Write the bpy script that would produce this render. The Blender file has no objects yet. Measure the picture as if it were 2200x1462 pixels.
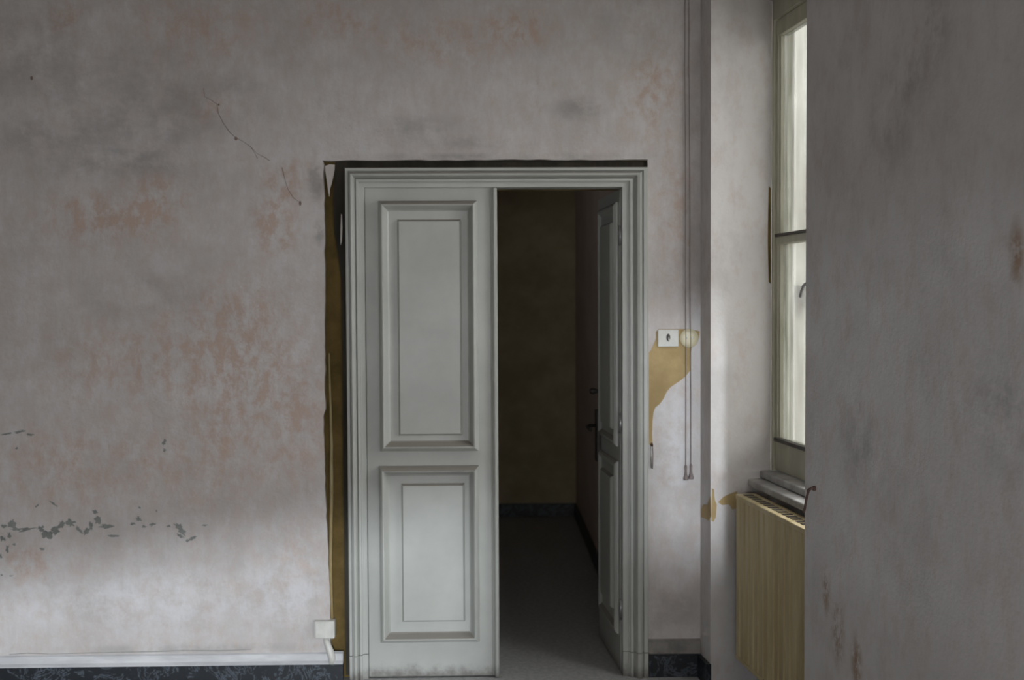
import bpy, bmesh, math, random
from mathutils import Matrix, Vector
random.seed(7)
S = bpy.context.scene
COL = S.collection

# ---------------------------------------------------------------- camera
F = 2474.0                                   # focal length in pixels of a 2200 x 1462 frame
DIST, CAMZ = 5.15, 1.705
YAW, PITCH, ROLL = math.radians(1.2), math.atan(85 / F), -0.005
cam_d = bpy.data.cameras.new('camera'); cam = bpy.data.objects.new('camera', cam_d); COL.objects.link(cam)
CM = (Matrix.Translation((0, -DIST, CAMZ)) @ Matrix.Rotation(-YAW, 4, 'Z')
      @ Matrix.Rotation(math.pi / 2 - PITCH, 4, 'X') @ Matrix.Rotation(ROLL, 4, 'Z'))
cam.matrix_world = CM
cam_d.sensor_width = 36; cam_d.lens = 36 * F / 2200; cam_d.clip_start = 0.05
cam_d.dof.use_dof = True; cam_d.dof.focus_distance = 3.6; cam_d.dof.aperture_fstop = 3.2
S.camera = cam

# ---------------------------------------------------------------- sky, sun, exposure
S.view_settings.view_transform = 'Standard'; S.view_settings.look = 'None'
S.view_settings.gamma = 1; S.view_settings.use_curve_mapping = False
S.view_settings.exposure = -0.12
W = bpy.data.worlds.new('overcast_sky'); S.world = W; W.use_nodes = True
W.node_tree.nodes['Background'].inputs[0].default_value = (0.95, 0.975, 1.0, 1)
W.node_tree.nodes['Background'].inputs[1].default_value = 12.0
sun_d = bpy.data.lights.new('sun', 'SUN'); sun = bpy.data.objects.new('sun', sun_d); COL.objects.link(sun)
SUN_DIR = Vector((-0.05, 1.0, -0.12))
sun.rotation_euler = SUN_DIR.to_track_quat('-Z', 'Y').to_euler()
sun_d.energy = 1.75; sun_d.angle = math.radians(2.2); sun_d.color = (0.84, 0.92, 1.0)

# ---------------------------------------------------------------- pixel helpers (a pixel gives a ray; a wall gives the distance)
def ray(px, py):
    d = Vector(((px - 1100) / F, -(py - 731) / F, -1.0))
    return CM.translation.copy(), (CM.to_3x3() @ d)
def on_plane(px, py, p0, n):
    o, d = ray(px, py)
    return o + d * ((p0 - o).dot(n) / d.dot(n))
def B(px, py, Y=0.0):                        # a point on the back wall (or a plane parallel to it)
    return on_plane(px, py, Vector((0, Y, 0)), Vector((0, 1, 0)))
RA = math.radians(6.4)
CORNER = B(1505, 646); CORNER.z = 0
MR = Matrix.Translation(CORNER) @ Matrix.Rotation(-(math.pi / 2 - RA), 4, 'Z')   # right wall: x along it towards the camera, y outwards
MRI = MR.inverted()
def Rw(px, py, t=0.0):                       # local point of the right wall frame
    p0 = MR @ Vector((0, t, 0)); n = MR.to_3x3() @ Vector((0, 1, 0))
    return MRI @ on_plane(px, py, p0, n)

# ---------------------------------------------------------------- node materials
class N:
    def __init__(s, name):
        s.m = bpy.data.materials.new(name); s.m.use_nodes = True; s.t = s.m.node_tree
        s.b = s.t.nodes['Principled BSDF']; s.out = s.t.nodes['Material Output']
        s.pos = s.t.nodes.new('ShaderNodeNewGeometry').outputs['Position']
    def new(s, t): return s.t.nodes.new('ShaderNode' + t)
    def set(s, sock, v):
        if isinstance(v, bpy.types.NodeSocket): s.t.links.new(v, sock)
        elif isinstance(v, (tuple, list)) and sock.type == 'RGBA': sock.default_value = (*v[:3], 1)
        else: sock.default_value = v
    def math(s, op, a, b=0.0, c=None):
        n = s.new('Math'); n.operation = op; s.set(n.inputs[0], a); s.set(n.inputs[1], b)
        if c is not None: s.set(n.inputs[2], c)
        return n.outputs[0]
    def vmath(s, op, a, b=(0, 0, 0)):
        n = s.new('VectorMath'); n.operation = op; s.set(n.inputs[0], a); s.set(n.inputs[1], b)
        return n
    def noise(s, scale, detail=4, rough=0.55, stretch=(1, 1, 1), off=(0, 0, 0), dist=0.0, vec=None):
        v = s.vmath('MULTIPLY', vec or s.pos, stretch).outputs[0]
        v = s.vmath('ADD', v, off).outputs[0]
        n = s.new('TexNoise'); s.t.links.new(v, n.inputs['Vector'])
        n.inputs['Scale'].default_value = scale; n.inputs['Detail'].default_value = detail
        n.inputs['Roughness'].default_value = rough; n.inputs['Distortion'].default_value = dist
        return n.outputs['Fac']
    def ramp(s, f, lo, hi):
        n = s.new('MapRange'); n.interpolation_type = 'SMOOTHSTEP'; s.set(n.inputs['Value'], f)
        n.inputs['From Min'].default_value = lo; n.inputs['From Max'].default_value = hi
        return n.outputs['Result']
    def mix(s, f, a, b):
        n = s.new('Mix'); n.data_type = 'RGBA'; s.set(n.inputs[0], f); s.set(n.inputs[6], a); s.set(n.inputs[7], b)
        return n.outputs[2]
    def blob(s, c, r):                       # soft ellipsoid stain, 1 in the middle
        v = s.vmath('SUBTRACT', s.pos, tuple(c)).outputs[0]
        v = s.vmath('DIVIDE', v, r).outputs[0]
        return s.ramp(s.vmath('LENGTH', v).outputs['Value'], 1.0, 0.1)
    def add(s, items):
        a = items[0]
        for i in items[1:]: a = s.math('ADD', a, i)
        return a
    def color(s, c): s.set(s.b.inputs['Base Color'], c); return s
    def rough(s, r): s.set(s.b.inputs['Roughness'], r); return s
    def bump(s, h, strength=0.3, d=0.01):
        n = s.new('Bump'); n.inputs['Strength'].default_value = strength; n.inputs['Distance'].default_value = d
        s.set(n.inputs['Height'], h); s.t.links.new(n.outputs[0], s.b.inputs['Normal']); return s

def m_plaster_back():
    n = N('old_plaster_pink')
    big = n.noise(0.9, 5, 0.6)
    c = n.mix(n.ramp(big, 0.35, 0.68), (0.47, 0.44, 0.425), (0.60, 0.575, 0.565))
    fine = n.noise(7, 8, 0.7, (1.3, 1, 0.8), (3, 1, 2))
    c = n.mix(n.math('MULTIPLY', n.ramp(fine, 0.42, 0.62), 0.35), c, (0.66, 0.65, 0.66))
    brush = n.noise(16, 6, 0.7, (1.8, 1, 0.35), (9, 0, 4))
    c = n.mix(n.math('MULTIPLY', n.ramp(brush, 0.45, 0.7), 0.25), c, (0.44, 0.38, 0.355))
    def spots(lst): return n.add([n.math('MULTIPLY', n.blob(B(x, y), (rx / 480, 0.3, ry / 480)), w) for x, y, rx, ry, w in lst])
    # pink-orange water stains
    pink = spots([(200, 470, 170, 90, .9), (330, 440, 110, 110, 1), (590, 480, 70, 110, 1), (500, 700, 200, 160, .8),
                  (140, 40, 80, 50, .8), (280, 780, 280, 150, .6), (520, 850, 200, 160, .8), (650, 900, 90, 200, .6),
                  (1120, 60, 110, 60, 1), (730, 40, 140, 70, .7), (420, 60, 200, 120, .6), (430, 230, 90, 60, .7),
                  (1400, 200, 110, 160, .6), (950, 90, 200, 80, .6), (620, 380, 90, 70, .7), (150, 1000, 300, 140, .6),
                  (640, 1200, 60, 90, .5), (60, 1210, 80, 60, .8), (470, 1000, 260, 140, .5), (1450, 450, 70, 200, .5)])
    pn = n.noise(13, 9, 0.74, (1.2, 1, 0.8), (0, 5, 0), 0.2)
    pm = n.math('MULTIPLY', n.math('ADD', pink, 0.30), n.ramp(pn, 0.38, 0.66))
    c = n.mix(n.math('MINIMUM', n.math('MULTIPLY', pm, 0.95), 0.8), c, (0.48, 0.345, 0.275))
    # small ochre specks all over
    oc = n.math('MULTIPLY', n.ramp(n.noise(24, 7, 0.75, (1, 1, 0.9), (1, 8, 6)), 0.52, 0.72), n.ramp(n.noise(2.2, 4, 0.6, off=(6, 2, 2)), 0.42, 0.62))
    c = n.mix(n.math('MULTIPLY', oc, 0.5), c, (0.47, 0.37, 0.24))
    # grey smudges, plus a shadow wedge painted by the upper-left casing corner
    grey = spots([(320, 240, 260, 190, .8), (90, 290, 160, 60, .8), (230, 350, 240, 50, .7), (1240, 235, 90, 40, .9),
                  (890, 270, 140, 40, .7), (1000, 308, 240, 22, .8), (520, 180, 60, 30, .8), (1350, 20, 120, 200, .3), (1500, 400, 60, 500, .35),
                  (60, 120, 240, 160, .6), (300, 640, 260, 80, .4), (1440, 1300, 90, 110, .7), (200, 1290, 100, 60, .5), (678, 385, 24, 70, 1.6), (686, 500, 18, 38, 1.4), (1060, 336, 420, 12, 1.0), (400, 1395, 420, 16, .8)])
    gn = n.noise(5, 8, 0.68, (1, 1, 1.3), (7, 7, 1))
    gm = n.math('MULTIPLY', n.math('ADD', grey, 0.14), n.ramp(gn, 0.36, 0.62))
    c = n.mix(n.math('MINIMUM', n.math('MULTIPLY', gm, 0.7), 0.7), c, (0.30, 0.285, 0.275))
    # bluish light low on the wall and beside the niche, painted in
    ch = spots([(330, 1290, 340, 130, 1), (620, 1280, 140, 130, 1), (60, 1290, 140, 90, .7), (1440, 950, 70, 260, 1)])
    cm = n.math('MULTIPLY', ch, n.ramp(n.noise(11, 7, 0.7, off=(2, 2, 8)), 0.38, 0.62))
    c = n.mix(n.math('MULTIPLY', cm, 0.5), c, (0.67, 0.67, 0.70))
    h = n.math('ADD', n.math('MULTIPLY', n.noise(60, 5, 0.7), 0.4), n.math('MULTIPLY', n.noise(6, 5, 0.6), 1.0))
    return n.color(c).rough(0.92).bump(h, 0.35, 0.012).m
def m_plaster_right():
    n = N('old_plaster_grey')
    c = n.mix(n.ramp(n.noise(1.3, 5, 0.6), 0.3, 0.7), (0.53, 0.505, 0.495), (0.63, 0.61, 0.605))
    c = n.mix(n.math('MULTIPLY', n.ramp(n.noise(4, 8, 0.7, (1, 1, .8), (4, 1, 3)), 0.45, 0.72), 0.5), c, (0.40, 0.375, 0.36))
    c = n.mix(n.math('MULTIPLY', n.ramp(n.noise(12, 7, 0.72, (1, 1, .6)), 0.45, 0.7), 0.4), c, (0.48, 0.37, 0.32))
    st = [MR @ Rw(*p) for p in ((1775, 1270), (1800, 1360), (1840, 1430), (2185, 545))]
    sm = n.add([n.blob(p, (.25, .05 * r, .12 * r)) for p, r in zip(st, (1.0, 1.4, 1.2, 1.0))])
    c = n.mix(n.math('MULTIPLY', n.math('MINIMUM', sm, 1.0), n.ramp(n.noise(18, 5, .7), .38, .6)), c, (0.33, 0.23, 0.165))
    sg = [MR @ Rw(*p) for p in ((1920, 240), (1990, 70), (2150, 900), (1850, 960))]
    gm = n.add([n.blob(p, (.4, .25, .22)) for p in sg])
    c = n.mix(n.math('MULTIPLY', n.math('MULTIPLY', gm, .55), n.ramp(n.noise(8, 6, .7, off=(1, 5, 1)), .4, .65)), c, (0.27, 0.25, 0.24))
    h = n.math('ADD', n.math('MULTIPLY', n.noise(60, 5, 0.7), 0.4), n.noise(7, 5, 0.6))
    return n.color(c).rough(0.92).bump(h, 0.3, 0.012).m
def m_simple(name, a, b, scale=6, rough=0.6, stretch=(1, 1, 1), bs=0.15, metal=0.0):
    n = N(name)
    f = n.noise(scale, 6, 0.65, stretch)
    n.color(n.mix(n.ramp(f, 0.35, 0.68), a, b)).rough(rough).bump(n.noise(scale * 6, 4, 0.6, stretch), bs, 0.004)
    n.b.inputs['Metallic'].default_value = metal
    return n.m
def m_door():
    n = N('door_paint_greygreen')
    c = n.mix(n.ramp(n.noise(2.2, 6, 0.6), 0.3, 0.7), (0.38, 0.385, 0.355), (0.46, 0.465, 0.435))
    c = n.mix(n.math('MULTIPLY', n.ramp(n.noise(30, 5, 0.7, (1, 1, .4)), 0.55, 0.8), 0.35), c, (0.40, 0.385, 0.34))
    # dust lying on ledges
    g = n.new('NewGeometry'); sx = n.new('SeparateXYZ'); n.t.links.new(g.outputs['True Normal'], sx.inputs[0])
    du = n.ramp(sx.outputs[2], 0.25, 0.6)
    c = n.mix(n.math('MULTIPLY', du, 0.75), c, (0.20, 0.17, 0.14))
    # scuffed, dirty foot
    sp = n.new('SeparateXYZ'); n.t.links.new(n.pos, sp.inputs[0])
    ft = n.ramp(n.math('ADD', sp.outputs[2], n.math('MULTIPLY', n.noise(22, 6, .7), -0.12)), 0.01, -0.07)
    c = n.mix(n.math('MULTIPLY', ft, 0.8), c, (0.10, 0.085, 0.07))
    return n.color(c).rough(n.mix(du, (0.36,) * 3, (0.85,) * 3)).bump(n.noise(40, 4, 0.6), 0.06, 0.004).m
def m_marble():
    n = N('black_marble')
    v = n.math('ABSOLUTE', n.math('SUBTRACT', n.noise(7, 8, 0.7, dist=1.2), 0.5))
    c = n.mix(n.ramp(v, 0.025, 0.0), (0.006, 0.008, 0.011), (0.075, 0.09, 0.11))
    c = n.mix(n.math('MULTIPLY', n.ramp(n.noise(26, 6, .7), .56, .72), .6), c, (0.028, 0.034, 0.044))
    return n.color(c).rough(0.35).m
def m_glass():
    n = N('dusty_window_glass')
    st = n.noise(9, 6, 0.65, (2.2, 2.2, 0.12)); st2 = n.noise(3, 4, 0.6, (1, 1, .7), (4, 0, 2))
    f = n.math('ADD', n.math('MULTIPLY', n.ramp(st, .35, .7), 0.12), n.math('MULTIPLY', n.ramp(st2, .4, .7), 0.08))
    tr = n.new('BsdfTransparent'); tr.inputs[0].default_value = (0.42, 0.42, 0.405, 1); tl = n.new('BsdfTranslucent'); gl = n.new('BsdfGlossy')
    tl.inputs[0].default_value = (0.86, 0.86, 0.82, 1); gl.inputs['Roughness'].default_value = 0.1
    mx = n.new('MixShader'); n.set(mx.inputs[0], f); n.t.links.new(tr.outputs[0], mx.inputs[1]); n.t.links.new(tl.outputs[0], mx.inputs[2])
    m2 = n.new('MixShader'); m2.inputs[0].default_value = 0.05
    n.t.links.new(mx.outputs[0], m2.inputs[1]); n.t.links.new(gl.outputs[0], m2.inputs[2])
    n.t.links.new(m2.outputs[0], n.out.inputs['Surface'])
    return n.m
M = dict(
    back=m_plaster_back(), right=m_plaster_right(), door=m_door(), marble=m_marble(), glass=m_glass(),
    bare=m_simple('bare_ochre_plaster', (0.33, 0.235, 0.11), (0.46, 0.34, 0.17), 5, 0.95),
    core=m_simple('brown_wall_core', (0.09, 0.058, 0.014), (0.16, 0.105, 0.03), 7, 0.95),
    pale=m_simple('pale_plaster_edge', (0.26, 0.19, 0.08), (0.44, 0.36, 0.20), 9, 0.9, (1, 1, .3)),
    sliver=m_simple('loose_plaster_skin', (0.52, 0.47, 0.44), (0.60, 0.55, 0.52), 9, 0.9),
    chip=m_simple('grey_undercoat', (0.19, 0.20, 0.19), (0.27, 0.28, 0.265), 14, 0.95),
    crack=m_simple('crack_dark', (0.17, 0.12, 0.10), (0.24, 0.18, 0.15), 20, 0.95),
    capw=m_simple('skirting_cap', (0.46, 0.46, 0.47), (0.60, 0.60, 0.61), 9, 0.7, (.4, 1, 2)),
    capd=m_simple('skirting_cap_dirty', (0.16, 0.15, 0.14), (0.27, 0.25, 0.23), 9, 0.8),  # darker cap colour of the right baseboard
    white=m_simple('old_white_plastic', (0.50, 0.49, 0.45), (0.60, 0.59, 0.545), 12, 0.4, bs=.02),
    cream=m_simple('yellowed_plastic', (0.56, 0.50, 0.33), (0.64, 0.58, 0.40), 12, 0.4, bs=.02),
    dark=m_simple('dark_metal', (0.035, 0.03, 0.028), (0.07, 0.06, 0.05), 20, 0.5, metal=.4),
    rust=m_simple('rusty_iron', (0.03, 0.015, 0.01), (0.07, 0.03, 0.018), 40, 0.8),
    cord=m_simple('dirty_cord', (0.20, 0.16, 0.15), (0.27, 0.22, 0.21), 60, 0.9),
    frame=m_simple('window_frame_paint', (0.36, 0.35, 0.26), (0.47, 0.455, 0.36), 8, 0.45, (1, 1, .3)),
    sill=m_simple('grey_stone_sill', (0.28, 0.27, 0.26), (0.42, 0.41, 0.39), 12, 0.6),
    rad=m_simple('yellowed_radiator_paint', (0.42, 0.33, 0.17), (0.56, 0.47, 0.28), 4, 0.5, (2, 2, .25)),
    floor=m_simple('grey_terrazzo', (0.36, 0.36, 0.36), (0.50, 0.50, 0.50), 45, 0.5),
    leftw=m_simple('dark_brown_dado_paint', (0.13, 0.11, 0.09), (0.19, 0.165, 0.14), 3, 0.9),
    ceil=m_simple('ceiling_paint', (0.62, 0.60, 0.58), (0.70, 0.68, 0.66), 2, 0.9),
    pass_=m_simple('passage_wall_paint', (0.36, 0.30, 0.18), (0.46, 0.39, 0.25), 3, 0.9),
    passr=m_simple('passage_pink_paint', (0.44, 0.34, 0.28), (0.52, 0.41, 0.35), 3, 0.9),
    metal=m_simple('dull_steel', (0.30, 0.30, 0.30), (0.42, 0.42, 0.42), 20, 0.35, metal=.8),
    out=m_simple('outdoor_render', (0.66, 0.65, 0.60), (0.80, 0.79, 0.74), 3, 0.9, (2, 2, .15)),
    ground=m_simple('courtyard_paving', (0.25, 0.24, 0.23), (0.32, 0.31, 0.30), 3, 0.9),
    timber=m_simple('dark_old_timber', (0.022, 0.018, 0.012), (0.05, 0.042, 0.03), 12, 0.9, (1, 1, .2)),  # shade colour for the gap around the casing
    shutter=m_simple('grey_shutter_slats', (0.35, 0.35, 0.33), (0.42, 0.42, 0.40), 6, 0.6),
)

# ---------------------------------------------------------------- mesh helpers
def box(bm, x0, x1, y0, y1, z0, z1):
    v = [bm.verts.new((x, y, z)) for x in (x0, x1) for y in (y0, y1) for z in (z0, z1)]
    for f in ((0, 1, 3, 2), (4, 6, 7, 5), (0, 4, 5, 1), (2, 3, 7, 6), (0, 2, 6, 4), (1, 5, 7, 3)): bm.faces.new([v[i] for i in f])
def prism(bm, poly, y0, y1):                 # poly in (x, z), extruded in y
    a = [bm.verts.new((x, y0, z)) for x, z in poly]; b = [bm.verts.new((x, y1, z)) for x, z in poly]
    n = len(poly); bm.faces.new(a); bm.faces.new(b[::-1])
    for i in range(n): bm.faces.new((a[i], b[i], b[(i + 1) % n], a[(i + 1) % n]))
def tube(bm, pts, r, seg=8):                 # r may be a list
    rings = []
    for i, p in enumerate(pts):
        p = Vector(p); t = (Vector(pts[min(i + 1, len(pts) - 1)]) - Vector(pts[max(i - 1, 0)])).normalized()
        u = t.orthogonal().normalized() if i == 0 else (pu - t * pu.dot(t)).normalized()
        pu = u; w = t.cross(u); rr = r[i] if isinstance(r, (list, tuple)) else r
        rings.append([bm.verts.new(p + (u * math.cos(a) + w * math.sin(a)) * rr) for a in [2 * math.pi * k / seg for k in range(seg)]])
    for a, b in zip(rings, rings[1:]):
        for k in range(seg): bm.faces.new((a[k], a[(k + 1) % seg], b[(k + 1) % seg], b[k]))
    bm.faces.new(rings[0][::-1]); bm.faces.new(rings[-1])
def lathe(bm, prof, axis_o, seg=28):         # prof (radius, depth towards -y) about the y axis through axis_o
    rings = []
    for r, h in prof:
        rings.append([bm.verts.new((axis_o[0] + r * math.cos(a), axis_o[1] - h, axis_o[2] + r * math.sin(a))) for a in [2 * math.pi * k / seg for k in range(seg)]])
    for a, b in zip(rings, rings[1:]):
        for k in range(seg): bm.faces.new((a[k], a[(k + 1) % seg], b[(k + 1) % seg], b[k]))
    bm.faces.new(rings[0][::-1]); bm.faces.new(rings[-1])
def ring(bm, x0, x1, z0, z1, prof, y, close=False):      # mitred frame moulding, prof = (inset, height towards -y)
    loops = []
    for i, h in prof:
        loops.append([bm.verts.new((x, y - h, z)) for x, z in ((x0 + i, z0 + i), (x1 - i, z0 + i), (x1 - i, z1 - i), (x0 + i, z1 - i))])
    for a, b in zip(loops, loops[1:]):
        for k in range(4): bm.faces.new((a[k], a[(k + 1) % 4], b[(k + 1) % 4], b[k]))
    if close: bm.faces.new(loops[-1])
def obj(name, bm, mat, parent=None, smooth=False, mw=None, bevel=0.0):
    bmesh.ops.recalc_face_normals(bm, faces=bm.faces)
    me = bpy.data.meshes.new(name); bm.to_mesh(me); bm.free()
    if smooth:
        for p in me.polygons: p.use_smooth = True
    o = bpy.data.objects.new(name, me); COL.objects.link(o); me.materials.append(M[mat])
    if parent: o.parent = parent
    if mw is not None: o.matrix_world = mw
    if bevel:
        b = o.modifiers.new('bevel', 'BEVEL'); b.width = bevel; b.segments = 2; b.limit_method = 'ANGLE'
    return o
def tag(o, label, cat, group=None, kind=None):
    o['label'] = label; o['category'] = cat
    if group: o['group'] = group
    if kind: o['kind'] = kind
    return o
def empty(name, mw, label, cat, group=None, kind=None):
    o = bpy.data.objects.new(name, None); COL.objects.link(o); o.empty_display_size = 0.05
    o.matrix_world = mw; return tag(o, label, cat, group, kind)
def quick(name, mat, boxes, parent=None, mw=None, bevel=0.0):
    bm = bmesh.new()
    for b in boxes: box(bm, *b)
    return obj(name, bm, mat, parent, mw=mw, bevel=bevel)
T = Matrix.Translation

# ---------------------------------------------------------------- measured places
HZ = 3.45                                    # ceiling
XL, XR = B(787, 900).x, B(1337, 900).x       # door opening
ZT = B(1062, 403).z
CUTL, CUTR, CUTT = B(699, 850).x, B(1392, 850).x, B(1060, 344).z
LEFT, REAR, PY = -3.3, -9.0, 3.9             # left wall, rear wall, far wall of the passage
PX = B(1238, 1105, PY).x                     # right wall of the passage
RLEN = (REAR - 0) / -math.cos(RA)            # length of the right wall in its own frame
LEAFW = (XR - XL) / 2

# ---------------------------------------------------------------- structure
def slab(name, mat, z0, z1):                  # follows the outer face of the skewed right wall
    a = MR @ Vector((-.25, .42, 0)); b = MR @ Vector(((REAR - .3) / -math.cos(RA), .42, 0))
    poly = [(LEFT - .3, REAR - .3), (b.x, REAR - .3), (a.x, a.y), (a.x, PY + .3), (LEFT - .3, PY + .3)]
    bm = bmesh.new(); lo = [bm.verts.new((x, y, z0)) for x, y in poly]; hi = [bm.verts.new((x, y, z1)) for x, y in poly]
    bm.faces.new(lo); bm.faces.new(hi[::-1])
    for i in range(5): bm.faces.new((lo[i], hi[i], hi[(i + 1) % 5], lo[(i + 1) % 5]))
    return obj(name, bm, mat)
tag(slab('floor', 'floor', -.12, 0), 'grey worn stone floor running on through the doorway', 'floor', kind='structure')
tag(slab('ceiling', 'ceil', HZ, HZ + .15), 'plain pale ceiling above the old room', 'ceiling', kind='structure')

# back wall: brown core with a plaster coat that stops short of the door casing
CY = 0.035
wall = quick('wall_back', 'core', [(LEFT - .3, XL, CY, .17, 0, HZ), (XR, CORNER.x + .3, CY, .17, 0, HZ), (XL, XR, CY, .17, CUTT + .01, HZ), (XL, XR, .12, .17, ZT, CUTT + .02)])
tag(wall, 'stained pinkish grey plaster wall around the panelled double door', 'wall', kind='structure')
bm = bmesh.new()
edge = []
z = 0.0
rr = random.Random(3)
while z < CUTT:
    edge.append((CUTL + 0.012 * math.sin(z * 3.1 + 1) * (1 if z < 1.2 else .25) + rr.uniform(-.0025, .0025), z)); z += 0.035
edge.append((CUTL - .003, CUTT))
prism(bm, [(LEFT, 0)] + edge + [(CUTL - .003, HZ), (LEFT, HZ)], 0, CY)
top = [(CUTL + (CUTR - CUTL) * k / 24, CUTT + rr.uniform(-.002, .003)) for k in range(25)]
top[0] = (CUTL - .003, CUTT); top[-1] = (CUTR, CUTT)
prism(bm, top + [(CUTR, HZ), (CUTL - .003, HZ)], 0, CY)
prism(bm, [(CUTR, 0), (CORNER.x + .05, 0), (CORNER.x + .05, HZ), (CUTR, HZ)], 0, CY)
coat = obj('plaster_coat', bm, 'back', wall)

# right wall in its own frame: far pier, niche with window_1, near pier, two unseen windows added further back
sN0, sN1 = Rw(1527, 646).x, Rw(1731, 646).x
TW = 0.300                                    # window plane behind the wall face
sE = Rw(1657, 646, TW).x                      # far reveal meets the window here
TO = 0.42                                     # outer face
NT = 3.02                                     # niche head
NB = MR.to_translation()
WB = [(2.85, 5.35), (5.45, 8.3)]              # tall windows out of view, added to fill the room with sky light
WBH = 2.7
bm = bmesh.new()
def sprism(bm, poly, z0, z1):
    a = [bm.verts.new((x, y, z0)) for x, y in poly]; b = [bm.verts.new((x, y, z1)) for x, y in poly]
    n = len(poly); bm.faces.new(a); bm.faces.new(b[::-1])
    for i in range(n): bm.faces.new((a[i], b[i], b[(i + 1) % n], a[(i + 1) % n]))
sprism(bm, [(-.25, 0), (sN0, 0), (sE, TW), (sE - .04, TW), (sE - .04, TO), (-.25, TO)], 0, HZ)
box(bm, sN1, WB[0][0], 0, TO, 0, HZ)
box(bm, WB[0][1], WB[1][0], 0, TO, 0, HZ)
box(bm, WB[1][1], RLEN + .4, 0, TO, 0, HZ)
for a, b in WB: box(bm, a, b, 0, TO, WBH, HZ)
sprism(bm, [(sN0, 0), (sN1, 0), (sN1, TO), (sE - .04, TO), (sE - .04, TW), (sE, TW)], NT, HZ)
SILLZ = 0.93
box(bm, sE - .06, sN1 + .01, TW - .015, TO, 0, SILLZ - .05)     # parapet under the window
wr = tag(obj('wall_right', bm, 'right', mw=MR), 'grey scuffed plaster wall with the window niche in it', 'wall', kind='structure')

tag(quick('wall_left', 'leftw', [(LEFT - .3, LEFT, REAR, .1, 0, HZ)]), 'dark brown painted wall on the far side from the window', 'wall', kind='structure')  # out of view; coloured dark so less bounce reaches the door mouldings
RW = [(-1.95, 0.50, 0.95, 2.45), (1.14, 1.70, 1.60, 2.75)]     # unseen rear windows, added to shape the sun patches: x0, x1, z0, z1
(ax0, ax1, az0, az1), (bx0, bx1, bz0, bz1) = RW
tag(quick('wall_rear', 'right', [(LEFT - .3, ax0, REAR - .3, REAR, 0, HZ), (ax1, bx0, REAR - .3, REAR, 0, HZ), (bx1, 2.3, REAR - .3, REAR, 0, HZ),
    (ax0, ax1, REAR - .3, REAR, 0, az0), (ax0, ax1, REAR - .3, REAR, az1, HZ), (bx0, bx1, REAR - .3, REAR, 0, bz0), (bx0, bx1, REAR - .3, REAR, bz1, HZ)]),
    'plain grey plaster wall with two windows facing the door', 'wall', kind='structure')
# passage behind the door
tag(quick('wall_passage_back', 'pass_', [(LEFT - .3, 1.4, PY, PY + .2, 0, HZ)]), 'dark olive wall at the end of the passage beyond the door', 'wall', kind='structure')
tag(quick('wall_passage_right', 'passr', [(PX, PX + .2, .17, PY, 0, HZ)]), 'pinkish side wall of the dark passage behind the open leaf', 'wall', kind='structure')
PWY0, PWY1, PWZ0, PWZ1 = 1.2, 1.65, 2.25, 2.55  # unseen high opening, added to light the passage
PLX = -2.2
tag(quick('wall_passage_left', 'pass_', [(PLX - .2, PLX, .17, PWY0, 0, HZ), (PLX - .2, PLX, PWY1, PY, 0, HZ), (PLX - .2, PLX, PWY0, PWY1, 0, PWZ0), (PLX - .2, PLX, PWY0, PWY1, PWZ1, HZ)]),
    'olive side wall of the passage with a small high window', 'wall', kind='structure')

# portals: they only guide the sky light through the openings
def portal(mw, w, h):
    d = bpy.data.lights.new('window_portal', 'AREA'); d.shape = 'RECTANGLE'; d.size = w; d.size_y = h
    d.cycles.is_portal = True
    o = bpy.data.objects.new('window_portal', d); COL.objects.link(o); o.matrix_world = mw
# area lights shine along local -Z
def face(origin, normal):
    return T(origin) @ Vector(normal).to_track_quat('-Z', 'Y').to_matrix().to_4x4()
inw = MR.to_3x3() @ Vector((0, -1, 0))
portal(face(MR @ Vector(((sE + sN1) / 2, TO + .02, (SILLZ + NT) / 2)), inw), sN1 - sE + .1, NT - SILLZ)
for a, b in WB: portal(face(MR @ Vector(((a + b) / 2, TO + .06, WBH / 2)), inw), b - a, WBH)
for a, b, c, d in RW: portal(face((((a + b) / 2), REAR - .32, (c + d) / 2), (0, 1, 0)), b - a, d - c)
portal(face((PLX - .22, (PWY0 + PWY1) / 2, (PWZ0 + PWZ1) / 2), (1, 0, 0)), PWY1 - PWY0, PWZ1 - PWZ0)

# outdoors: courtyard, projecting wing seen through the niche window
tag(quick('ground', 'ground', [(-30, 40, -45, 30, -3.7, -3.5)]), 'grey courtyard paving far below the windows', 'ground', kind='structure')
wing = quick('courtyard_wing', 'out', [(1.45, 9.0, 1.5, 2.2, -3.5, 7.5)])
tag(wing, 'pale rendered wing of the building outside the niche window', 'building', kind='structure')
quick('ledge', 'sill', [(1.45, 9.0, 1.30, 1.5, 1.68, 1.78)], wing)

tag(quick('balcony_slab', 'ground', [(-.2, 0.9, TO - .02, TO + 1.5, 3.28, 3.42)], mw=MR), 'concrete balcony slab of the floor above, outside the niche window', 'balcony', kind='structure')  # unseen slab, added to dim the sky through the niche window

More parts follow.
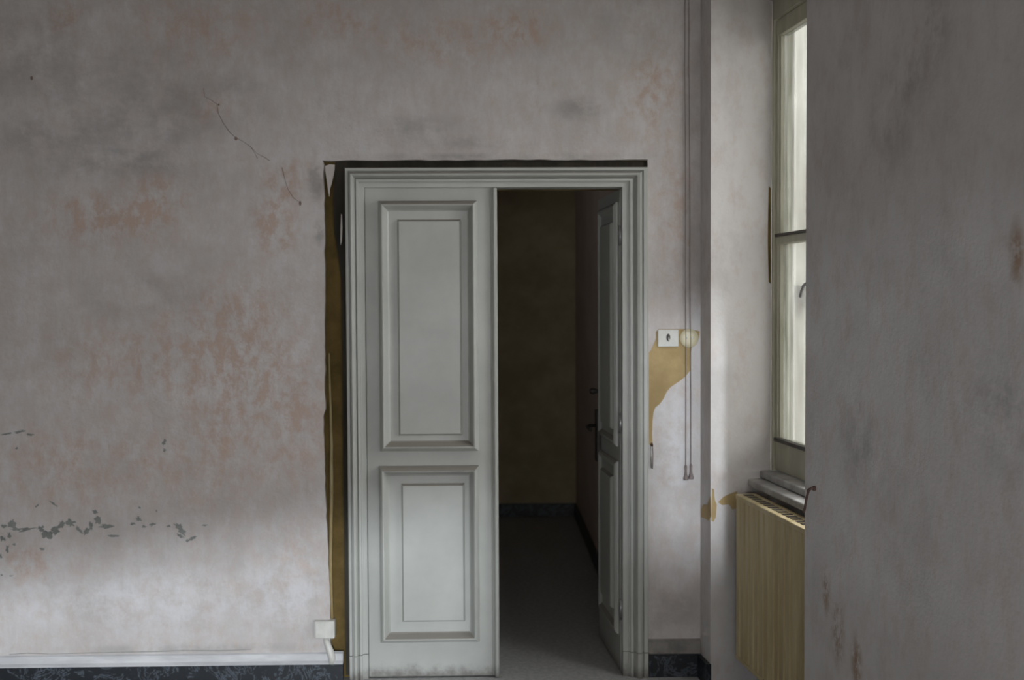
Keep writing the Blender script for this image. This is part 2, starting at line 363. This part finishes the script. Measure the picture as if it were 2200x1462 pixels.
# ---------------------------------------------------------------- baseboards
def baseboard(name, x0, x1, h, cap, capmat, label, mw=None, y=0.0):
    b = tag(quick(name, 'marble', [(x0, x1, y - .022, y + .004, 0, h)], mw=mw), label, 'baseboard', kind='structure')
    bm = bmesh.new()
    pr = [(0.004, h), (-.026, h), (-.028, h + .006), (-.016, h + .014), (-.010, h + cap - .008), (0.004, h + cap)]
    a = [bm.verts.new((x0, y + p, z)) for p, z in pr]; c = [bm.verts.new((x1, y + p, z)) for p, z in pr]
    bm.faces.new(a); bm.faces.new(c[::-1])
    for i in range(len(pr)): bm.faces.new((a[i], c[i], c[(i + 1) % len(pr)], a[(i + 1) % len(pr)]))
    obj('cap', bm, capmat, b)
    return b
bbh = B(400, 1428).z
bl = baseboard('baseboard_left', LEFT, B(738, 1440).x, bbh, B(400, 1404).z - bbh, 'capw', 'black veined marble baseboard with pale cap under the stained wall')
br = baseboard('baseboard_right', CUTR, CORNER.x - .001, B(1450, 1402).z, B(1450, 1372).z - B(1450, 1402).z, 'capd', 'short black baseboard between door casing and window niche')
bf = tag(quick('baseboard_niche', 'marble', [(.0, sN0, -.02, .004, 0, .1)], mw=MR), 'black baseboard on the pier corner beside the radiator', 'baseboard', kind='structure')
tag(quick('baseboard_pier', 'marble', [(sN1, WB[0][0], -.02, .004, 0, .1)], mw=MR), 'black baseboard along the grey wall near the hook', 'baseboard', kind='structure')
ph = B(1150, 1080, PY).z - B(1150, 1107, PY).z
tag(quick('baseboard_passage', 'marble', [(PLX, PX, PY - .02, PY + .004, 0, ph)]), 'black baseboard at the end of the passage', 'baseboard', kind='structure')
tag(quick('baseboard_passage_side', 'marble', [(PX - .02, PX + .004, .2, PY - .02, 0, ph)]), 'black baseboard along the side wall of the passage', 'baseboard', kind='structure')

# ---------------------------------------------------------------- door
door = empty('door_1', T((XL, 0, 0)), 'grey-green panelled double door with moulded casing, one leaf open', 'door', kind='structure')
DM = door.matrix_world.copy(); DI = DM.inverted()
def loc(o, parent): o.parent = parent; return o
CO, CW = 0.0, None
OUTL, OUTR, OUTT = B(746, 800).x, B(1391, 800).x, B(1060, 361).z
# casing section: (distance from outer edge, depth y of surface)
def casing_prof(w):
    k = w / .088
    raw = [(0, CY), (0, -.022), (.003, -.026), (.015, -.026), (.0155, -.010), (.021, -.010), (.0215, -.030), (.028, -.037), (.037, -.033), (.046, -.010), (.051, -.004),
           (.0515, -.018), (.061, -.016), (.0615, -.003), (.067, -.003), (.0675, .001), (.086, 0.003), (.088, .010), (.088, .10)]
    return [(a * k, b) for a, b in raw]
def loft(bm, sect_a, sect_b):
    a = [bm.verts.new(p) for p in sect_a]; b = [bm.verts.new(p) for p in sect_b]
    n = len(a)
    for i in range(n): bm.faces.new((a[i], b[i], b[(i + 1) % n], a[(i + 1) % n]))
    bm.faces.new(a); bm.faces.new(b[::-1])
wl, wrr, wt = XL - OUTL, OUTR - XR, OUTT - ZT
PL = 0.115                                     # plinth line
for nm, sgn, ox, w in (('casing_jamb', 1, OUTL, wl), ('casing_jamb', -1, OUTR, wrr)):
    pr = casing_prof(w); bm = bmesh.new()
    loft(bm, [(ox + sgn * a, y, PL) for a, y in pr], [(ox + sgn * a, y, OUTT - a * wt / w) for a, y in pr])
    o = obj(nm, bm, 'door'); o.parent = door; o.matrix_parent_inverse = DI
    bm = bmesh.new()
    loft(bm, [(ox + sgn * a, y - (.003 if y < CY and y < .05 else 0), 0) for a, y in pr], [(ox + sgn * a, y - (.003 if y < .03 else 0), PL - .002) for a, y in pr])
    p = obj('plinth_block', bm, 'door'); p.parent = o
pr = casing_prof(wt); bm = bmesh.new()
loft(bm, [(OUTL + a * wl / wt, y, OUTT - a) for a, y in pr], [(OUTR - a * wrr / wt, y, OUTT - a) for a, y in pr])
o = obj('casing_head', bm, 'door'); o.parent = door; o.matrix_parent_inverse = DI

LY = 0.012                                      # front face of the closed leaf
TH = 0.042
MP = [(0, 0), (.001, .016), (.010, .036), (.018, .044), (.023, .042), (.040, .008), (.046, .003)]     # bolection moulding
def leaf_parts(leaf, sgn):
    """panels of a leaf whose hinge is at x = 0; sgn = 1 runs to +x, -1 is mirrored"""
    for (ax, ay, bx, by, ia, ib, ic, idd) in ((815, 432, 1027, 969, 855, 472, 992, 936), (816, 1001, 1030, 1379, 859, 1039, 996, 1336)):
        x0, z1 = B(ax, (ay + by) / 2, LY).x - XL, B(920, ay, LY).z
        x1, z0 = B(bx, (ay + by) / 2, LY).x - XL, B(920, by, LY).z
        fx0, fz1 = B(ia, 700, LY).x - XL, B(920, ib, LY).z
        fx1, fz0 = B(ic, 700, LY).x - XL, B(920, idd, LY).z
        bm = bmesh.new(); ring(bm, x0, x1, z0, z1, MP if sgn > 0 else [(i, h * .4) for i, h in MP], 0)
        mo = obj('panel_moulding', bm, 'door')
        bm = bmesh.new()
        e = .045
        loops = [[(x0 + e, -.0035, z0 + e), (x1 - e, -.0035, z0 + e), (x1 - e, -.0035, z1 - e), (x0 + e, -.0035, z1 - e)],
                 [(fx0, -.002, fz0), (fx1, -.002, fz0), (fx1, -.002, fz1), (fx0, -.002, fz1)],
                 [(fx0 + .009, -.018, fz0 + .009), (fx1 - .009, -.018, fz0 + .009), (fx1 - .009, -.018, fz1 - .009), (fx0 + .009, -.018, fz1 - .009)]]
        vs = [[bm.verts.new(p) for p in L] for L in loops]
        for a, b in zip(vs, vs[1:]):
            for k in range(4): bm.faces.new((a[k], a[(k + 1) % 4], b[(k + 1) % 4], b[k]))
        bm.faces.new(vs[-1])
        fp = obj('raised_panel', bm, 'door')
        for q in (mo, fp):
            if sgn < 0:
                for v in q.data.vertices: v.co.x *= -1
                q.data.flip_normals()
            q.parent = leaf
# closed leaf with its meeting strip
leaf = quick('door_leaf', 'door', [(0.001, LEAFW - .004, 0, TH, .006, ZT + .006)], mw=None, bevel=.002)
leaf.parent = door; leaf.location = (0, LY, 0)
leaf_parts(leaf, 1)
mx0 = B(1057, 850, LY).x - XL; mx1 = B(1070, 850, LY).x - XL
bm = bmesh.new(); prism(bm, [(mx0, .006), (mx1 + .004, .006), (mx1 + .004, ZT - .004), (mx0, ZT - .004)], 0.001, -.001)
bmesh.ops.delete(bm, geom=list(bm.verts), context='VERTS')
pr = [(mx0 - .006, .001), (mx0 - .003, -.004), (mx0 + .003, .0005), (mx0 + .007, -.014), (mx0 + .013, -.021), (mx1 - .006, -.021), (mx1 - .001, -.014), (mx1, -.004), (mx1, .02), (mx0, .02)]
loft(bm, [(x, y, .008) for x, y in pr], [(x, y, ZT - .002) for x, y in pr])
st = obj('meeting_strip', bm, 'door'); st.parent = leaf
# open leaf
leaf2 = quick('door_leaf', 'door', [(-(LEAFW - .004), -0.001, 0, TH, .006, ZT - .004)], bevel=.002)
tipd = B(1288, 700, LY + LEAFW)
ang = math.acos(max(-1, min(1, (XR - tipd.x) / LEAFW)))
leaf2.parent = door; leaf2.location = (XR - XL - .004, LY + .03, 0); leaf2.rotation_euler = (0, 0, -ang)
leaf_parts(leaf2, -1)
leaf2['label'] = 'open leaf swung back into the dark passage'
lk = quick('lock_case', 'dark', [(-LEAFW + .02, -LEAFW + .085, -.022, .002, .90, 1.16)], leaf2, bevel=.004); 
bm = bmesh.new(); tube(bm, [(-LEAFW + .055, -.01, 1.08), (-LEAFW + .055, -.055, 1.08), (-LEAFW + .075, -.068, 1.078), (-LEAFW + .16, -.068, 1.07)], .009)
obj('lever_handle', bm, 'dark', leaf2, True)
bm = bmesh.new(); lathe(bm, [(.004, 0), (.010, .01), (.016, .03), (.016, .04), (.008, .05)], (-LEAFW + .03, 0, 1.25), 14); obj('bolt_knob', bm, 'dark', leaf2, True)
for zz in (.25, 1.1, 1.95):
    bm = bmesh.new(); tube(bm, [(0.004, .0, zz), (0.004, .0, zz + .09)], .008); obj('hinge', bm, 'metal', leaf2, True)

# ---------------------------------------------------------------- damaged patches of the back wall
def flat(name, pts, mat, parent, Y=-.0012, thick=.0012, mw=None):
    bm = bmesh.new(); prism(bm, pts, Y, Y + thick); return obj(name, bm, mat, parent, mw=mw)
def pxs(lst, Y=0): return [(B(x, y, Y).x, B(x, y, Y).z) for x, y in lst]
flat('bare_plaster_patch', pxs([(1394, 758), (1399, 752), (1405, 738), (1409, 728), (1409, 714), (1414, 708), (1480, 707), (1494, 710), (1503, 712), (1502, 726), (1497, 738), (1486, 748), (1483, 770), (1483, 796),
     (1474, 808), (1462, 818), (1450, 826), (1440, 833), (1432, 843), (1425, 858), (1418, 868), (1408, 876), (1404, 886), (1402, 905), (1401, 930), (1402, 955), (1397, 958), (1394, 955)]), 'bare', wall)['label'] = 'ochre patch where the paint has come off below the switch'
rc = random.Random(11)
def chip(px, py, w, h, rot=0.0):
    c = B(px, py); n = rc.randint(13, 19); pts = []; lift = rc.uniform(0, .0012)
    for k in range(n):
        a = 2 * math.pi * k / n; r = rc.uniform(.35, 1.2)
        x, y = w / 960 * r * math.cos(a), h / 960 * r * math.sin(a)
        pts.append((c.x + x * math.cos(rot) - y * math.sin(rot), c.z + x * math.sin(rot) + y * math.cos(rot)))
    flat('paint_chip', pts, 'chip', wall, -.0010 - lift, .0010 + lift)
for c in [(8, 1131, 16, 8), (26, 1124, 24, 24), (34, 1138, 34, 12), (58, 1138, 44, 9, .15), (6, 1158, 14, 12), (20, 1152, 10, 18), (16, 1180, 9, 22), (2, 1196, 7, 14), (30, 1170, 8, 8),
          (88, 1136, 16, 14), (100, 1150, 26, 20), (118, 1140, 28, 20, .6), (133, 1128, 16, 18), (152, 1124, 24, 16, -.4), (90, 1180, 14, 8), (170, 1138, 26, 9, -.7), (186, 1142, 26, 12, .7), (196, 1130, 8, 18),
          (204, 1100, 14, 10), (210, 1118, 16, 18), (228, 1131, 32, 12), (245, 1152, 26, 6, -.15), (80, 1087, 16, 6, .7), (115, 1083, 22, 5, -.6), (298, 1116, 16, 10, -.4), (286, 1126, 12, 7), (310, 1132, 14, 6),
          (328, 1127, 16, 9, .5), (384, 1132, 24, 16, -.5), (392, 1142, 28, 12, -.7), (362, 1131, 12, 6), (388, 1152, 20, 9, -.5), (412, 1158, 26, 9, .4), (402, 1163, 9, 8), (440, 1129, 14, 5), (352, 952, 11, 18), (354, 968, 7, 10),
          (14, 933, 30, 5, .1), (42, 928, 26, 7, .2), (64, 934, 20, 6, -.2), (24, 1238, 9, 5), (4, 1236, 6, 5), (300, 1091, 7, 7), (336, 1098, 6, 6), (36, 964, 6, 6), (220, 1412, 20, 9)]: chip(*c)
def crack(pts, w, name='crack', mat='crack'):
    P = [B(x, y) for x, y in pts]; L, R = [], []
    for i, p in enumerate(P):
        t = (P[min(i + 1, len(P) - 1)] - P[max(i - 1, 0)]).normalized(); nrm = Vector((-t.z, 0, t.x)); ww = w * rc.uniform(.5, 1.2) / 960
        L.append((p.x + nrm.x * ww, p.z + nrm.z * ww)); R.append((p.x - nrm.x * ww, p.z - nrm.z * ww))
    flat(name, L + R[::-1], mat, wall, -.0009, .0009)
crack([(437, 190), (440, 208), (452, 214), (466, 224), (469, 243), (480, 265), (494, 285), (508, 297)], 1.3)
crack([(508, 297), (522, 304), (538, 315), (552, 330), (568, 338), (580, 346)], 1.2)
crack([(606, 360), (612, 385), (618, 405), (630, 425), (645, 436)], 1.2)
crack([(540, 318), (548, 330), (553, 341)], 1.0)
for c in ((507, 298, 7, 8), (645, 437, 5, 10), (68, 168, 6, 9), (470, 225, 4, 5)):
    c0 = B(c[0], c[1]); flat('nail_hole', [(c0.x + c[2] / 960 * math.cos(a), c0.z + c[3] / 960 * math.sin(a)) for a in [k * math.pi / 4 for k in range(8)]], 'crack', wall)
# cracks in the ledge line above the left baseboard
crack([(20, 1407), (60, 1404), (110, 1406), (180, 1404), (260, 1402), (330, 1401), (400, 1398), (470, 1399), (540, 1396)], 1.4, 'crack', 'chip')
# slivers of plaster skin left hanging in the gap beside the casing
def sliver(pts, y0, y1, name='plaster_sliver'):
    bm = bmesh.new(); zs = [p[1] for p in pts]; a = []; b = []
    for x, y in pts:
        t = (y - min(zs)) / (max(zs) - min(zs)); Y = y0 + (y1 - y0) * t; q = B(x, y, 0)
        a.append(bm.verts.new((q.x, Y, q.z))); b.append(bm.verts.new((q.x, Y + .003, q.z)))
    n = len(a); bm.faces.new(a); bm.faces.new(b[::-1])
    for i in range(n): bm.faces.new((a[i], b[i], b[(i + 1) % n], a[(i + 1) % n]))
    return obj(name, bm, 'sliver', wall)
sliver([(698, 357), (708, 353), (719, 354), (719, 366), (714, 392), (710, 408), (709, 424), (706, 410), (703, 390), (699, 368)], .004, -.022)
sliver([(733, 460), (735, 462), (736, 490), (735, 520), (732, 528), (732, 500)], -.004, -.012)

# dark strip in the gap around the casing, shade put in as colour
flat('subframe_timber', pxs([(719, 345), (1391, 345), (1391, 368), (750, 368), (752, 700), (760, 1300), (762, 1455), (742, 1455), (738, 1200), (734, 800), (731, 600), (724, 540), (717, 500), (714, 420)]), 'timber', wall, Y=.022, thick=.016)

# conduit down the edge of the plaster, with box and tail
cd = empty('cable_conduit', T(B(712, 1340)), 'yellowed cable conduit with a white junction box beside the door casing', 'conduit')
ci = cd.matrix_world.inverted()
bm = bmesh.new(); pts = []
rr = random.Random(5)
ys = list(range(760, 1341, 40)) + [1340]
for y in ys: pts.append(B(706 + (y - 520) / 820 * 6 + 1.8 * math.sin(y / 70) + rr.uniform(-.5, .5), y) + Vector((0, .020, 0)))
tube(bm, pts, [.003 + .005 * min(1, (y - 740) / 300) for y in ys], 8)
o = obj('conduit', bm, 'pale', cd, True); o.matrix_parent_inverse = ci
q = B(699, 1351)
o = quick('junction_box', 'white', [(q.x - .047, q.x + .045, -.030, .028, q.z - .040, q.z + .040)], cd, bevel=.006); o.matrix_parent_inverse = ci
bx = o
o = quick('box_lid', 'white', [(q.x - .040, q.x + .006, -.034, -.028, q.z - .034, q.z + .034)], bx, bevel=.002)
bm = bmesh.new(); tube(bm, [B(698, 1368) + Vector((0, .005, 0)), B(703, 1382) + Vector((0, -.004, 0)), B(710, 1398) + Vector((0, -.012, 0)), B(714, 1412) + Vector((0, -.016, 0)), B(714, 1424) + Vector((0, -.016, 0))], [.011, .014, .016, .017, .016], 10)
o = obj('pipe_tail', bm, 'white', cd, True); o.matrix_parent_inverse = ci

# ---------------------------------------------------------------- switch, blanking plate, cords, wire
s0 = B(1435, 727); sw, sh = 45 / 480, 37 / 480
swt = empty('light_switch', T((s0.x, 0, s0.z)), 'white rectangular light switch above the ochre bare patch', 'switch')
quick('plate', 'white', [(-sw / 2, sw / 2, -.010, 0, -sh / 2, sh / 2)], swt, bevel=.003)
bm = bmesh.new(); lathe(bm, [(.0085, .009), (.0085, .012), (.007, .014)], (0, 0, .004), 16)
for v in bm.verts: v.co.z = .004 + (v.co.z - .004) * 1.9
rk = obj('rocker', bm, 'dark', swt, True)
bm = bmesh.new(); tube(bm, [(0, -.012, .002), (0, -.024, -.004), (0, -.03, -.012)], [.004, .0035, .003]); obj('toggle', bm, 'white', swt, True)
r0 = B(1480, 727)
rp = empty('blanking_plate', T((r0.x, 0, r0.z)), 'round yellowed cover plate beside the light switch', 'cover plate')
bm = bmesh.new(); R_ = 20.5 / 480; lathe(bm, [(R_, 0), (R_, .005), (R_ * .93, .009), (R_ * .5, .011), (.001, .0115)], (0, 0, 0), 36); obj('disc', bm, 'cream', rp, True)
for sx in (-.014, .014):
    bm = bmesh.new(); lathe(bm, [(.004, .009), (.004, .0125), (.0025, .013)], (sx, 0, .001), 10); obj('screw', bm, 'metal', rp, True)
def cord(xt, xb, yb, lab):
    tp = B(xt, -150); bt = B(xb, yb)
    e = empty('pull_cord', T((bt.x, -.013, bt.z)), lab, 'cord', 'pull cords hanging beside the niche')
    i = e.matrix_world.inverted()
    mid = [Vector((tp.x + (bt.x - tp.x) * k / 8 + .0012 * math.sin(k * 2.2), -.013, tp.z + (bt.z - tp.z) * k / 8)) for k in range(9)]
    bm = bmesh.new(); tube(bm, [Vector((tp.x, -.001, tp.z + .004))] + mid, .0016, 6); o = obj('cord', bm, 'cord', e, True); o.matrix_parent_inverse = i
    bm = bmesh.new(); z = bt.z + .045; tube(bm, [(bt.x, -.013, z + .008), (bt.x, -.013, z), (bt.x, -.013, z - .02), (bt.x, -.013, z - .034), (bt.x, -.013, z - .052), (bt.x, -.013, z - .06)], [.003, .0055, .0045, .006, .0115, .010], 12)
    o = obj('tassel_knob', bm, 'cord', e, True); o.matrix_parent_inverse = i
cord(1470, 1473, 1024, 'thin dark pull cord with knob, the one nearer the door casing')
cord(1478, 1484, 1022, 'thin dark pull cord with knob, the one nearer the niche corner')
w0 = B(1400, 956)
we = empty('loose_wire', T((w0.x, -.004, w0.z)), 'short loose twin wire hanging below the ochre patch beside the casing', 'wire')
bm = bmesh.new(); tube(bm, [(-.003, 0.002, .008), (-.003, -.006, 0), (-.004, -.008, -.05), (-.003, -.007, -.105)], .0022, 6); obj('strand', bm, 'metal', we, True)
bm = bmesh.new(); tube(bm, [(.003, 0.002, .008), (.003, -.006, 0), (.005, -.008, -.05), (.002, -.008, -.108)], .0022, 6); obj('strand', bm, 'cord', we, True)
bm = bmesh.new(); tube(bm, [(0, .003, .0), (0, -.010, -.001)], .006, 8); obj('staple', bm, 'rust', we, True)

# ---------------------------------------------------------------- window in the niche
def fr(px, py, t): return Rw(px, py, t)
win = empty('window_1', MR @ T((sE, TW, SILLZ)), 'tall cream casement window with dusty glass in the niche', 'window', kind='structure')
wi = win.matrix_world.inverted()
def wpart(name, mat, boxes, parent=win, bevel=.003):
    o = quick(name, mat, [(a - sE, b - sE, c - TW, d - TW, e - SILLZ, f - SILLZ) for a, b, c, d, e, f in boxes], parent, bevel=bevel)
    return o
g0 = fr(1679, 646, TW + .03).x                 # left edge of the glass
gz1, gzr, gz0 = fr(1679, 78, TW + .03).z, fr(1679, 506, TW + .03).z, fr(1679, 943, TW + .03).z
fz0 = SILLZ + .01
WX1 = sN1 + .05
fw = g0 - sE
half = fr(1728, 622, TW - .03).x + .022            # meeting stile, just behind the handle
wpart('outer_frame', 'frame', [(sE, sE + fw * .45, TW, TW + .09, fz0, NT), (sE, WX1 + .3, TW, TW + .09, gz1 + .075, NT), (WX1 + .25, WX1 + .3, TW, TW + .09, fz0, NT)])
sash = wpart('casement_sash', 'frame', [(sE + fw * .47, g0, TW + .012, TW + .062, fz0 + .006, gz1 + .07), (g0, half, TW + .012, TW + .062, gz1, gz1 + .07),
                                        (g0, half, TW + .012, TW + .062, fz0 + .006, gz0), (half, half + .055, TW + .012, TW + .062, fz0 + .006, gz1 + .07)])
wpart('glazing_bead', 'frame', [(g0 - .002, g0 + .010, TW + .020, TW + .05, gz0, gz1)], sash, .002)
wpart('transom_bar', 'frame', [(g0 - .004, half, TW + .008, TW + .06, gzr - .040, gzr - .006)], sash)
wpart('transom_drip', 'dark', [(g0 - .012, half, TW + .002, TW + .05, gzr - .006, gzr + .006)], sash, .001)
wpart('weather_strip', 'dark', [(g0 - .012, half, TW + .000, TW + .03, gz0 - .012, gz0 + .004)], sash, .001)
wpart('glass_pane', 'glass', [(g0, half, TW + .034, TW + .038, gz0, gzr - .02)], sash, 0)
wpart('glass_pane', 'glass', [(g0, half, TW + .034, TW + .038, gzr, gz1)], sash, 0)
# second casement, out of view, swung outwards to let in more light
lw = WX1 + .24 - half - .06; sy = WX1 + .20
sash2 = wpart('casement_sash', 'frame', [(sy, sy + .045, TW + .092, TW + .142, fz0 + .006, gz1 + .07), (sy, sy + .045, TW + .092 + lw, TW + .142 + lw, fz0 + .006, gz1 + .07),
    (sy, sy + .045, TW + .142, TW + .092 + lw, gz1, gz1 + .07), (sy, sy + .045, TW + .142, TW + .092 + lw, fz0 + .006, gz0), (sy, sy + .045, TW + .142, TW + .092 + lw, gzr - .04, gzr)])
wpart('glass_pane', 'glass', [(sy + .02, sy + .024, TW + .142, TW + .092 + lw, gz0, gzr - .04)], sash2, 0)
wpart('glass_pane', 'glass', [(sy + .02, sy + .024, TW + .142, TW + .092 + lw, gzr, gz1)], sash2, 0)
# lever handle seen against the glass
hp = fr(1728, 622, TW - .03)
hb = bmesh.new(); hx, hz = hp.x - sE, hp.z - SILLZ
tube(hb, [(hx + .05, .02, hz + .005), (hx + .05, -.03, hz + .005), (hx + .035, -.036, hz + .022), (hx + .012, -.036, hz + .016), (hx - .012, -.036, hz - .006), (hx - .028, -.036, hz - .030)], [.008, .008, .0075, .007, .007, .006], 8)
obj('lever_handle', hb, 'metal', sash, True)
# sill
bm = bmesh.new()
sx1 = sN1
sill_f = TW - .115
for (t0, t1, z0, z1) in ((sill_f + .06, TW + .08, SILLZ - .02, SILLZ + .012), (sill_f, TW + .02, SILLZ - .052, SILLZ - .022)):
    box(bm, sE - .005, sx1, t0, t1, z0, z1)
sl = obj('window_sill', bm, 'sill', win, bevel=.006)
sl.matrix_parent_inverse = wi @ MR

# ---------------------------------------------------------------- radiator under the window
rt = fr(1582, 1062, .105); rb = fr(1577, 1405, .105)
ra0, rz1, rz0 = rt.x, rt.z, rb.z
rlen = sN1 - ra0 + .25
rad = empty('radiator', MR @ T((ra0, .105, 0)), 'yellowed fluted panel radiator below the niche window', 'radiator')
bm = bmesh.new()                                # fluted front panel
nf = 22; prof = []
for k in range(nf):
    x0 = rlen * k / nf; w = rlen / nf
    prof += [(x0, .0), (x0 + w * .62, .0), (x0 + w * .70, .006), (x0 + w * .92, .006)]
prof.append((rlen, 0))
va = [bm.verts.new((x, y, rz0)) for x, y in prof]; vb = [bm.verts.new((x, y, rz1 - .02)) for x, y in prof]
for i in range(len(prof) - 1): bm.faces.new((va[i], va[i + 1], vb[i + 1], vb[i]))
obj('front_panel', bm, 'rad', rad)
quick('body', 'rad', [(0.001, rlen - .001, .007, .085, rz0 + .003, rz1 - .022)], rad, bevel=.004)
tpo = quick('top_cover', 'rad', [(-.003, rlen, -.004, .09, rz1 - .022, rz1)], rad, bevel=.004)
bm = bmesh.new()
for k in range(16): box(bm, .03 + k * .05, .06 + k * .05, .02, .06, rz1 - .001, rz1 + .002)
obj('top_grille', bm, 'dark', tpo)
quick('bottom_rail', 'rad', [(-.002, rlen, -.003, .02, rz0 - .012, rz0 + .006)], rad, bevel=.003)
for bx in (.12, rlen - .15):
    quick('wall_bracket', 'dark', [(bx, bx + .03, .085, TW - .017 - .105 + .004, rz0 + .1, rz1 - .1)], rad)
bm = bmesh.new(); tube(bm, [(rlen - .1, .045, rz0 + .02), (rlen - .1, .045, -.0)], .011); obj('supply_pipe', bm, 'rad', rad, True)

# bare spots on the pier and reveal beside the radiator
def rflat(name, px, mat, t=0.0):
    pts = [fr(x, y, t) for x, y in px]; bm = bmesh.new(); prism(bm, [(p.x, p.z) for p in pts], t - .0014, t + .001); o = obj(name, bm, mat, wr); return o
rflat('bare_plaster_patch', [(1507, 1112), (1507, 1094), (1512, 1084), (1520, 1086), (1527, 1066), (1528, 1110), (1523, 1120), (1514, 1114)], 'bare')
def reveal_patch(px, name='bare_plaster_patch', mat='bare'):
    a = MR @ Vector((sN0, 0, 0)); b = MR @ Vector((sE, TW, 0)); d = (b - a).normalized(); n = Vector((-d.y, d.x, 0))
    if n.y > 0: n = -n
    bm = bmesh.new(); vs = []
    for x, y in px: vs.append(on_plane(x, y, a + n * .0015, n))
    f = [bm.verts.new(MRI @ v) for v in vs]; g = [bm.verts.new(MRI @ (v - n * .003)) for v in vs]
    bm.faces.new(f); bm.faces.new(g[::-1])
    for i in range(len(f)): bm.faces.new((f[i], g[i], g[(i + 1) % len(f)], f[(i + 1) % len(f)]))
    return obj(name, bm, mat, wr)
reveal_patch([(1530, 1050), (1534, 1052), (1536, 1075), (1540, 1085), (1538, 1112), (1533, 1122), (1529, 1120)])
reveal_patch([(1543, 1080), (1555, 1068), (1568, 1062), (1584, 1056), (1584, 1092), (1574, 1096), (1566, 1084), (1552, 1086)])
reveal_patch([(1652, 400), (1656, 405), (1656, 610), (1652, 606), (1650, 520), (1651, 450)], mat='core')

# rusty hook on the grey wall beside the niche edge
h0 = fr(1749, 1050, -.004)
hk = empty('rusty_hook', MR @ T((h0.x, 0, h0.z)), 'rusty iron hook in the grey wall at the edge of the niche', 'hook')
bm = bmesh.new(); tube(bm, [(0, .01, 0), (0, -.012, .001), (-.004, -.022, -.006), (-.020, -.024, -.045), (-.031, -.026, -.082), (-.033, -.030, -.088)], [.005, .0055, .005, .004, .004, .003], 8); obj('shank', bm, 'rust', hk, True)
bm = bmesh.new(); lathe(bm, [(.008, .0), (.009, .006), (.006, .010)], (0, 0, 0), 12); obj('rose', bm, 'rust', hk, True)

# ---------------------------------------------------------------- shutters added to meter the light of the unseen windows
GAP = 1.05
SH0, SH1 = 1.52, 1.92                         # sloped lower edge that cuts the top of the sun band
for i, (a, b) in enumerate(WB):
    w = empty('window_%d' % (i + 2), MR @ T((a, .2, 0)), ['tall window with roller shutter lowered, next to the niche wall', 'wider tall window with roller shutter lowered, further along the wall'][i], 'window', kind='structure')
    bm = bmesh.new(); z = GAP
    while z < WBH: box(bm, 0, b - a, .10, .115, z, min(z + .052, WBH)); z += .0515
    obj('roller_shutter', bm, 'shutter', w)
    quick('window_frame', 'frame', [(0, .05, 0, .06, 0, WBH), (b - a - .05, b - a, 0, .06, 0, WBH), (.05, b - a - .05, 0, .06, WBH - .06, WBH)], w)
w = empty('window_4', T((ax0, REAR - .2, az0)), 'wide window facing the door with a crooked lowered shutter', 'window', kind='structure')
ww, wh = ax1 - ax0, az1 - az0
quick('window_frame', 'frame', [(0, .05, .12, .17, 0, wh), (ww - .05, ww, .12, .17, 0, wh), (.05, ww - .05, .12, .17, wh - .05, wh)], w)
bm = bmesh.new(); z = 0.0
while z < wh - .6:                             # slanted on purpose, so the sun band on the back wall tilts
    prism(bm, [(0, SH0 - az0 + z), (ww, SH1 - az0 + z), (ww, min(wh, SH1 - az0 + z + .052)), (0, min(wh, SH0 - az0 + z + .052))], .02, .035); z += .0515
box(bm, 0, ww, .021, .034, SH1 - az0 + .3, wh)
obj('roller_shutter', bm, 'shutter', w)
w = empty('window_5', T((bx0, REAR - .2, bz0)), 'small high window facing the door beside the crooked shutter', 'window', kind='structure')
ww, wh = bx1 - bx0, bz1 - bz0
quick('window_frame', 'frame', [(0, .04, .1, .15, 0, wh), (ww - .04, ww, .1, .15, 0, wh), (.04, ww - .04, .1, .15, wh - .04, wh), (.04, ww - .04, .1, .15, 0, .04)], w)
